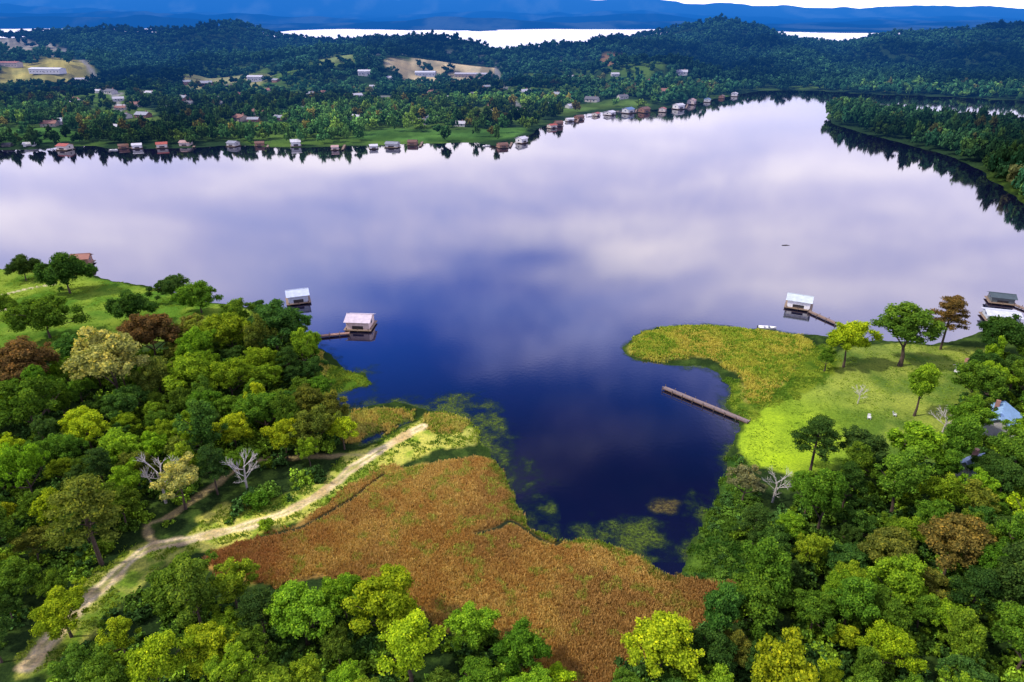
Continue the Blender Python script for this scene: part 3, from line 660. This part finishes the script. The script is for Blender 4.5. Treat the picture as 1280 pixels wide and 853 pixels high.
# ---------------------------------------------------------------- reeds
def blades(name,zones,spacing,hmin,hmax,wid,cols,label,cat,nb=4,thin=.0,cn=.12,green=None,lean=.13,gthr=.58,fringe=False):
    X=[];Y=[]
    for k in zones:
        q=Z[k]
        mn=q.min(0);mx=q.max(0); n=int((mx[0]-mn[0])*(mx[1]-mn[1])/spacing**2)
        x=rs.uniform(mn[0],mx[0],n);y=rs.uniform(mn[1],mx[1],n); d=sdf(q,x,y)+(fbm(x*.3,y*.3,3)-.5)*5+(rs.rand(n)-.5)*1.6; m=d>0
        X.append(x[m]);Y.append(y[m])
    x=np.concatenate(X);y=np.concatenate(Y); l=landd(x,y)
    m=(l>-.3)&(ldist(road1,x,y)>1.6)&(ldist(road2,x,y)>1.1)&(ldist(creek,x,y)>.5+.5*vn(x,y))&(ldist(creek2,x,y)>.5)
    if thin: m&=(fbm(x*.25,y*.25,3,3.)>thin)
    ppx,ppy=proj(x,y,0); m&=(ppx>-60)&(ppx<1340)&(ppy<900)
    x=x[m];y=y[m];l=l[m];ppx=ppx[m]; n=len(x); z=np.maximum(height(x,y),0)
    nn=fbm(x*cn,y*cn,4,2.); n4=fbm(x*.6,y*.6,3,11.)
    t=sm(.36,.64,nn*.6+n4*.4+rs.normal(size=n)*.05)[:,None]; base=np.array(cols[0])[None]*(1-t)+np.array(cols[1])[None]*t
    if len(cols)>2:
        t=sm(.5,.68,fbm(x*.07,y*.07,3,21.)+rs.normal(size=n)*.04)[:,None]*.8; base=base*(1-t)+np.array(cols[2])[None]*t
    if green is not None:
        g=(sm(gthr,gthr+.08,fbm(x*.5,y*.5,2,7.))*(rs.rand(n)<.6))[:,None]; base=base*(1-g)+np.array(green)[None]*g
    if fringe:
        g=((1-sm(.4,2.4,l+(n4-.5)*4))*(rs.rand(n)<.8))[:,None]; base=base*(1-g)+np.array((.18,.26,.035))[None]*g
        t=(1-sm(300,420,ppx+(nn-.5)*160))[:,None]*.75; base=base*(1-t)+np.array((.30,.11,.05))[None]*t
        t=sm(800,900,ppx+(nn-.5)*160)[:,None]*.6; base=base*(1-t)+np.array((.26,.12,.05))[None]*t
    base*=rs.uniform(.8,1.22,n)[:,None]
    VV=[];CC=[]
    for b in range(nb):
        a=rs.uniform(0,6.28,n); ox=rs.normal(size=n)*spacing*.4; oy=rs.normal(size=n)*spacing*.4; h=rs.uniform(hmin,hmax,n)*(.6+.8*n4); w=wid*rs.uniform(.6,1.3,n)
        lx=rs.normal(size=n)*lean*h; ly=rs.normal(size=n)*lean*h; dx=np.cos(a)*w;dy=np.sin(a)*w
        p0=np.stack([x+ox-dx*.5,y+oy-dy*.5,z-.1],1);p1=np.stack([x+ox+dx*.5,y+oy+dy*.5,z-.1],1)
        p2=np.stack([x+ox+lx+dx,y+oy+ly+dy,z+h*.8],1);p3=np.stack([x+ox+lx*1.2-dx*.6,y+oy+ly*1.2-dy*.6,z+h],1)
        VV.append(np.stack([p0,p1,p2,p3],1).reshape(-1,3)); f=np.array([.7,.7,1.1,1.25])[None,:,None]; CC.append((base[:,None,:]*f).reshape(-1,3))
    V=np.concatenate(VV); Cc=np.concatenate(CC)
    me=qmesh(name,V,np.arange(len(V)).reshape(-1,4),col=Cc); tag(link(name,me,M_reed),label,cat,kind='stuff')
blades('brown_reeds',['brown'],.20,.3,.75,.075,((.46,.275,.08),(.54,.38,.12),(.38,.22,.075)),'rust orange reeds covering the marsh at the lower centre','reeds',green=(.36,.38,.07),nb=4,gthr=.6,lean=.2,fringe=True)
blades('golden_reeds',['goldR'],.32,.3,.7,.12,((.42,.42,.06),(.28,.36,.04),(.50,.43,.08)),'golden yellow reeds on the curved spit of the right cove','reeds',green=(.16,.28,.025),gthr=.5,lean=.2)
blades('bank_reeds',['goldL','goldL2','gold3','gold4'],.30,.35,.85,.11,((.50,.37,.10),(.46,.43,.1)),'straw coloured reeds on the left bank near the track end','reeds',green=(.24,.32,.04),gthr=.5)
blades('marsh_grass',['greenR2','greenL','pathgrass','verge'],.5,.15,.45,.15,((.10,.20,.02),(.28,.36,.04)),'green marsh grass along the tracks and the golden spit','grass',thin=.40)
blades('cove_grass',['greenR'],.45,.2,.6,.14,((.04,.11,.015),(.12,.22,.025)),'dark wet marsh plants along the right bank of the dark cove','grass',thin=.38)
blades('shore_grass',['lawnR','lawnL'],.9,.08,.2,.2,((.11,.21,.02),(.23,.32,.035)),'tufted lawn grass on the two open lawns','grass',nb=3,thin=.48)
# weed lying at the surface: one feathered sheet, thick at the banks and thinning out over deep water
gx_=np.arange(-75,112,.33); gy_=np.arange(95,238,.33); WX,WY=np.meshgrid(gx_,gy_); wx=WX.ravel(); wy=WY.ravel(); l=landd(wx,wy)
px,py=proj(wx,wy,0); a=fbm(wx*.11,wy*.11,4,5.)*.6+fbm(wx*.5,wy*.5,4,8.)*.4
lim=np.where((px>560)&(px<700)&(py>470)&(py<690),10.,np.where((px>840)&(py>440)&(py<740),4.,np.where((px>640)&(px<860)&(py>640),6.,np.where((px>400)&(px<640)&(py<540),5.,1.8))))
dens=.66+np.minimum(l,0)/lim*.62+(a-.5)*2.0
for (qx,qy,rx,ry,s_) in ((572,503,40,17,.85),(798,670,46,26,.85),(752,668,66,16,.55),(872,640,26,40,.5),(632,620,24,56,.6),(610,545,24,42,.7)):
    dens=np.maximum(dens,s_*(1.0-((px-qx)/rx)**2*.7-((py-qy)/ry)**2*.7)+(a-.5)*2.3)
isl_=.9-((px-832)/26)**2*.8-((py-633)/14)**2*.8+(a-.5)*2.2
al=np.clip(sm(.1,.9,dens)*.85,0,1)*(px>385)*(px<1010)*(l<.5); ali=sm(.05,.9,isl_); alpha=np.maximum(al,ali*.85)
t=sm(.3,.9,dens)[:,None]; wc=np.array((.018,.045,.03))[None]*(1-t)+np.array((.08,.12,.022))[None]*t; wc=wc*(.6+.8*a)[:,None]; wc=wc*(1-ali[:,None])+np.array((.13,.105,.045))[None]*ali[:,None]*(.4+a)[:,None]
nxw,nyw=len(gx_),len(gy_); ii=np.arange(nxw*nyw).reshape(nyw,nxw); Fw=np.stack([ii[:-1,:-1],ii[:-1,1:],ii[1:,1:],ii[1:,:-1]],-1).reshape(-1,4)
Fw=Fw[alpha[Fw].max(1)>.02]; us,inv=np.unique(Fw,return_inverse=True)
me=qmesh('floating_weed',np.stack([wx[us],wy[us],np.full(len(us),.02)],1),inv.reshape(-1,4),shade=alpha[us],col=wc[us])
m,nt=newmat('surface_weed'); a_=nt.nodes.new('ShaderNodeAttribute'); a_.attribute_name='shade'; b_=nt.nodes.new('ShaderNodeAttribute'); b_.attribute_name='Col'
d=nt.nodes.new('ShaderNodeBsdfDiffuse'); nt.links.new(mixc(nt,'MULTIPLY',1.,b_.outputs['Color'],ramp(nt,noise(nt,2.5,5,coords(nt),.7),[(.35,(.4,.45,.5)),(.6,(1.2,1.2,1.))])),d.inputs[0]); tn=nt.nodes.new('ShaderNodeBsdfTransparent'); x_=nt.nodes.new('ShaderNodeMixShader')
nt.links.new(mth(nt,'MULTIPLY',a_.outputs['Fac'],mth(nt,'ADD',.3,mth(nt,'MULTIPLY',mr(nt,noise(nt,1.4,6,coords(nt),.7),.4,.58),.7))),x_.inputs[0]); nt.links.new(tn.outputs[0],x_.inputs[1]); nt.links.new(d.outputs[0],x_.inputs[2]); out(nt,x_.outputs[0],False)
tag(link('floating_weed',me,m),'patchy olive weed lying at the surface along the edges of the cove','water weed',kind='stuff')
# ---------------------------------------------------------------- boathouses and piers
def boathouse(px,py,L,W,rz,croof,cwall,label,h=2.6,rise=1.2,group=None):
    x,y=P(px,py,0); r=empty('boathouse',(x,y,0),rz)
    MB().box(-L/2-.8,-W/2-.8,.45,L/2+.8,W/2+.8,.65).build('deck',M_plank,r,(.28,.2,.14))
    for sx in (-1,0,1):
        for sy in (-1,1): MB().tube((sx*(L/2-.1),sy*(W/2+.4),-1.5),.14,(sx*(L/2-.1),sy*(W/2+.4),1.1),.13,8).build('post',M_bark,r,(.12,.08,.06))
    m=MB(); t=.12
    m.box(-L/2,W/2-t,.652,L/2,W/2,h+.65); m.box(-L/2,-W/2+t,.652,-L/2+t,W/2-t-.002,h+.65); m.box(L/2-t,-W/2+t,.652,L/2,W/2-t-.002,h+.65)
    m.box(-L/2,-W/2,h*.45+.65,L/2,-W/2+t-.003,h+.65); m.box(-L/2,-W/2,.652,-L/4,-W/2+t-.003,h*.45+.648); m.box(L/4,-W/2,.652,L/2,-W/2+t-.003,h*.45+.648)
    for s in (-1,1): m.poly([(s*(L/2-.01),-W/2,h+.65),(s*(L/2-.01),W/2,h+.65),(s*(L/2-.01),0,h+.65+rise)])
    m.build('wall',M_paint,r,cwall)
    o=.6;k=rise/(W/2);z0=h+.65; rf=MB()
    rf.slab((-L/2-o,-W/2-o,z0-k*o+.12),(L/2+o,-W/2-o,z0-k*o+.12),(L/2+o,0,z0+rise+.12),(-L/2-o,0,z0+rise+.12),.1)
    rf.slab((L/2+o,W/2+o,z0-k*o+.12),(-L/2-o,W/2+o,z0-k*o+.12),(-L/2-o,0,z0+rise+.12),(L/2+o,0,z0+rise+.12),.1)
    ro=rf.build('roof',M_roof,r,croof)
    MB().box(-L/2-o,-.15,z0+rise+.1,L/2+o,.15,z0+rise+.2).build('ridge_cap',M_paint,ro,tuple(c*.8 for c in croof))
    MB().box(-L/4,-W/2+.3,.66,L/4,-W/2+.34,h*.45+.64).build('door',M_paint,r,(.04,.035,.04))
    for s in (-1,1):
        MB().box(s*L/2-.02 if s>0 else s*L/2-.04,-.6,1.6,s*L/2+.04 if s>0 else s*L/2+.02,.6,2.6).build('window',M_glass,r,(.03,.04,.06))
    if label: tag(r,label,'boathouse',group)
    return r
def pier(a,b,w,label,z=.7,rail=False,color=(.26,.18,.13)):
    A=Vector((*P(*a,z),0));B=Vector((*P(*b,z),0)); d=B-A; L=d.length; r=empty('pier',(A.x,A.y,0),math.atan2(d.y,d.x))
    MB().box(0,-w/2,z-.12,L,w/2,z).build('deck',M_plank,r,color)
    for s in (-1,1): MB().box(0,s*w/2-.05,z-.35,L,s*w/2+.05,z-.123).build('beam',M_bark,r,(.14,.09,.07))
    n=max(2,min(14,int(L/3)))
    for i in range(n+1):
        for s in (-1,1): MB().tube((i*L/n,s*(w/2+.1),-1.5),.11,(i*L/n,s*(w/2+.1),z+.45),.1,8).build('post',M_bark,r,(.15,.11,.09))
    if rail:
        MB().box(0,-w/2-.15,z+.45,L,-w/2-.05,z+.52).build('rail',M_bark,r,(.3,.24,.2))
    tag(r,label,'pier'); return r
boathouse(451,409,7.2,6.6,-.08,(.60,.52,.58),(.7,.55,.5),'boathouse with pale pink grey roof at the end of a brown pier')
pier((386,421),(437,416),1.3,'brown wooden pier from the left wood to the pink roofed boathouse',color=(.32,.18,.13))
boathouse(373,377,6.6,5.8,.35,(.5,.58,.72),(.45,.5,.6),'small boathouse with pale blue roof off the left wooded point')
boathouse(998,384,7.2,5.6,-.45,(.52,.60,.64),(.8,.8,.84),'white walled boathouse with pale grey roof left of the tall trees')
pier((1012,389),(1046,404),1.2,'short dark pier from the right shore to the white boathouse')
boathouse(1250,378,6.8,5.0,-.35,(.05,.08,.09),(.1,.12,.13),'dark roofed boathouse at the right edge',h=1.9,rise=.7)
pier((1262,378),(1290,389),1.3,'dark pier leading from the dark roofed boathouse off the right edge')
boathouse(1250,400,9,6.4,-.3,(.58,.62,.68),(.4,.45,.5),'wide low boathouse with whitish roof at the right edge shore',h=1.8,rise=.7)
boathouse(104,331,6,5,.2,(.3,.12,.08),(.3,.16,.12),'brown red boathouse half hidden behind the large lawn tree')
pier((830,484),(936,527),1.3,'long narrow weathered pier running across the dark right cove',rail=True,color=(.24,.18,.17))
fb=[(10,184,'dark'),(38,182,'white'),(82,186,'red'),(155,184,'brown'),(172,184,'white'),(203,183,'red'),(233,183,'pink'),(292,181,'grey'),(325,183,'brown'),(370,184,'white'),(419,186,'pink'),(467,186,'white'),(491,185,'grey'),(516,182,'brown'),(628,183,'brown'),(652,177,'white'),(690,160,'red'),(698,157,'brown'),(712,152,'white'),(724,149,'brown'),(745,145,'red'),(762,142,'white'),(785,140,'blue'),(805,139,'brown'),(828,139,'red'),(848,135,'white'),(864,131,'pink'),(884,127,'blue'),(902,124,'brown'),(918,119,'white')]
fc=dict(dark=((.05,.05,.07),(.1,.09,.09)),white=((.6,.6,.66),(.6,.6,.63)),red=((.38,.08,.05),(.55,.5,.47)),brown=((.16,.08,.05),(.24,.12,.08)),pink=((.46,.3,.28),(.55,.46,.44)),grey=((.25,.27,.32),(.4,.4,.42)),blue=((.12,.22,.42),(.5,.52,.55)))
ordn='first second third fourth fifth sixth seventh eighth ninth tenth eleventh twelfth thirteenth fourteenth fifteenth sixteenth seventeenth eighteenth nineteenth twentieth twenty-first twenty-second twenty-third twenty-fourth twenty-fifth twenty-sixth twenty-seventh twenty-eighth twenty-ninth thirtieth'.split()
proto=None
for i,(px,py,c) in enumerate(fb):
    cr,cw=fc[c]
    if proto is None: proto=boathouse(px,py,9,8,0,cr,cw,None); o=proto
    else: o=dup(proto)
    x,y=P(px,py+random.uniform(-1,2),0); s=random.uniform(.65,1.05); o.location=(x,y,0); o.rotation_euler=(0,0,random.uniform(-.5,.5) if px<620 else random.uniform(.3,1.2)); o.scale=(s*random.uniform(.8,1.15),s,s*random.uniform(.9,1.4))
    for ch in o.children:
        if ch.name.startswith('roof'): ch.color=(*cr,1)
        if ch.name.startswith('wall'): ch.color=(*cw,1)
    tag(o,f'{c} roofed boathouse on the far shore, {ordn[i]} boathouse from the left','boathouse','boathouses lined up along the far shore')
for (px,py,c) in fb:
    if px in (38,155,233,325,419,516,628,712,785,848):
        pier((px+9,py+1),(px+12,py-5),1.6,f'small pier behind the {c} roofed boathouse that is {ordn[[q[0] for q in fb].index(px)]} from the left',z=.7)
# ---------------------------------------------------------------- near houses, shed, lawn chairs, boats
def near_house(px,py,L,W,rz,cr,cw,label,h=3.,rise=2.2,name='house'):
    x,y=P(px,py,3.5); z=float(height(np.array([x]),np.array([y]))[0]); r=empty(name,(x,y,z),rz); house_parts(r,L,W,h,rise,cr,cw,True); tag(r,label,'house' if name=='house' else 'shed')
near_house(1247,530,9.5,7.5,.9,(.26,.44,.66),(.45,.45,.48),'house with pale blue metal roof among trees at the right edge')
near_house(1213,590,6,4.6,.5,(.35,.46,.66),(.4,.4,.42),'small building with pale blue roof below the larger blue roofed house')
near_house(1206,458,3.2,2.6,.2,(.5,.45,.6),(.7,.68,.75),'little white and lilac shed at the right end of the lawn',h=2.1,rise=.8,name='garden_shed')
def boat(px,py,L,rz,label,col=(.75,.75,.75),z=0.):
    x,y=P(px,py,0); r=empty('motor_boat',(x,y,z),rz); m=MB(); n=8; rings=[]
    for i in range(n+1):
        t=i/n; w=.95*math.sin(min(1,(1-t)*1.7+.02)*math.pi/2)*L/5.2; b=len(m.v)
        m.v+=[(-L/2+L*t,-w,.55+.25*t*t),(-L/2+L*t,-w*.75,.02),(-L/2+L*t,0,-.15+.3*t**3),(-L/2+L*t,w*.75,.02),(-L/2+L*t,w,.55+.25*t*t),(-L/2+L*t,w*.8,.5+.25*t*t),(-L/2+L*t,0,.22+.5*max(0,t-.6)),(-L/2+L*t,-w*.8,.5+.25*t*t)]
        rings.append(b)
    for i in range(n):
        for k in range(8): m.f.append((rings[i]+k,rings[i+1]+k,rings[i+1]+(k+1)%8,rings[i]+(k+1)%8))
    m.f.append(tuple(rings[0]+k for k in range(8)))
    m.build('hull',M_paint,r,col)
    MB().box(-L*.2,-.5,.25,-L*.1,.5,.62).build('seat',M_paint,r,(.25,.25,.3)); MB().box(L*.05,-.55,.3,L*.12,.55,.85).build('windscreen',M_glass,r,(.1,.13,.18)); MB().box(-L/2-.35,-.18,.1,-L/2-.02,.18,.95).build('outboard_motor',M_paint,r,(.04,.04,.05))
    tag(r,label,'boat')
boat(959,411,5.6,-.15,'small white motor boat moored off the tip of the golden marsh')
boat(608,183,6,.4,'white boat on the far shore water left of the brown boathouse by the bend')
boat(737,146,7,.6,'white boat among the boathouses past the bend of the far shore')
boat(142,188,6,.1,'white boat on the far shore water between red and brown boathouses')
def chair(px,py,label,rz):
    x,y,z=gp(px,py); r=empty('lawn_chair',(x,y,z),rz,(1.1,1.1,1.1)); w=(.7,.7,.7)
    MB().box(-.3,-.3,.38,.3,.3,.44).build('seat',M_paint,r,w); MB().slab((-.3,.3,.44),(.3,.3,.44),(.3,.5,1.1),(-.3,.5,1.1),.05).build('backrest',M_paint,r,w)
    for sx in (-1,1):
        for sy in (-1,1): MB().box(sx*.27-.03,sy*.27-.03,0,sx*.27+.03,sy*.27+.03,.378).build('leg',M_paint,r,w)
        MB().box(sx*.33-.04,-.32,.6,sx*.33+.04,.32,.64).build('armrest',M_paint,r,w)
    tag(r,label,'chair')
chair(1086,524,'small white lawn chair in the middle of the right lawn',-.3); chair(1118,521,'small white lawn chair furthest right on the right lawn',.9)
x,y=P(982,307,0); m=MB(); m.tube((-1.6,0,.05),.16,(0,.15,.1),.2,8).tube((0,.15,.1),.2,(1.7,-.1,.02),.1,8).tube((.3,.1,.1),.08,(.9,.7,.35),.04,6); o=m.build('driftwood_log',M_bark,None,(.06,.05,.05)); o.location=(x,y,0); tag(o,'dark log drifting alone on the open lake at right','log')
# ---------------------------------------------------------------- sky and light
SUN_EL,SUN_AZ=math.radians(48),math.radians(-100)   # azimuth from +Y, clockwise
w=bpy.data.worlds.new('World'); sc.world=w; w.use_nodes=True; nt=w.node_tree; nt.nodes.clear()
tc=nt.nodes.new('ShaderNodeTexCoord'); sep=nt.nodes.new('ShaderNodeSeparateXYZ'); nt.links.new(tc.outputs['Generated'],sep.inputs[0])
X,Yv,Zv=sep.outputs
sky=nt.nodes.new('ShaderNodeTexSky'); sky.sky_type='NISHITA'; sky.sun_disc=False; sky.sun_elevation=SUN_EL; sky.sun_rotation=SUN_AZ
den=mth(nt,'ADD',mth(nt,'ABSOLUTE',Zv),.2); cb=nt.nodes.new('ShaderNodeCombineXYZ'); nt.links.new(mth(nt,'DIVIDE',X,den),cb.inputs[0]); nt.links.new(mth(nt,'MULTIPLY',mth(nt,'DIVIDE',Yv,den),1.5),cb.inputs[1]); cb.inputs[2].default_value=3.7
n=noise(nt,1.35,9,cb.outputs[0],.6,.2); n2_=noise(nt,1.1,8,cb.outputs[0],.62,.3)
thr=mth(nt,'ADD',.35,mth(nt,'ADD',mth(nt,'MULTIPLY',mth(nt,'MAXIMUM',X,0.),.24),mth(nt,'MULTIPLY',mth(nt,'ABSOLUTE',mth(nt,'SUBTRACT',X,.03)),.12)))
q=mth(nt,'ADD',mth(nt,'SUBTRACT',thr,Zv),mth(nt,'MULTIPLY',mth(nt,'SUBTRACT',n,.5),.55))
cl_=mr(nt,q,-.15,.17); hi=mr(nt,Zv,.68,.86)
wisp=mth(nt,'MULTIPLY',mr(nt,n2_,.5,.75),.07)
cf=mth(nt,'MAXIMUM',mth(nt,'MAXIMUM',cl_,hi),wisp)
ccol=ramp(nt,n2_,[(.34,(.82,.92,1.75)),(.47,(1.3,1.26,1.9)),(.62,(2.15,1.98,2.25))])
ccol=mixc(nt,'MIX',mth(nt,'MULTIPLY',mth(nt,'SUBTRACT',1.,mr(nt,Zv,.02,.26)),.55),ccol,(1.95,1.85,2.15))
tint=mixc(nt,'MIX',mr(nt,Zv,.36,.60),(.025,.085,.29),(.006,.010,.034))
blue=mixc(nt,'MULTIPLY',1.,sky.outputs[0],tint)
c=mixc(nt,'MIX',cf,blue,ccol)
bg=nt.nodes.new('ShaderNodeBackground'); bg.inputs[1].default_value=1.0; nt.links.new(c,bg.inputs[0])
o=nt.nodes.new('ShaderNodeOutputWorld'); nt.links.new(bg.outputs[0],o.inputs[0])
L=bpy.data.lights.new('sun','SUN'); L.energy=4.2; L.angle=math.radians(3); L.color=(1,.91,.74); lo=bpy.data.objects.new('sun',L); COL.objects.link(lo)
d=Vector((math.sin(SUN_AZ)*math.cos(SUN_EL),math.cos(SUN_AZ)*math.cos(SUN_EL),math.sin(SUN_EL))); lo.rotation_euler=d.to_track_quat('Z','Y').to_euler(); lo.location=(0,0,200)
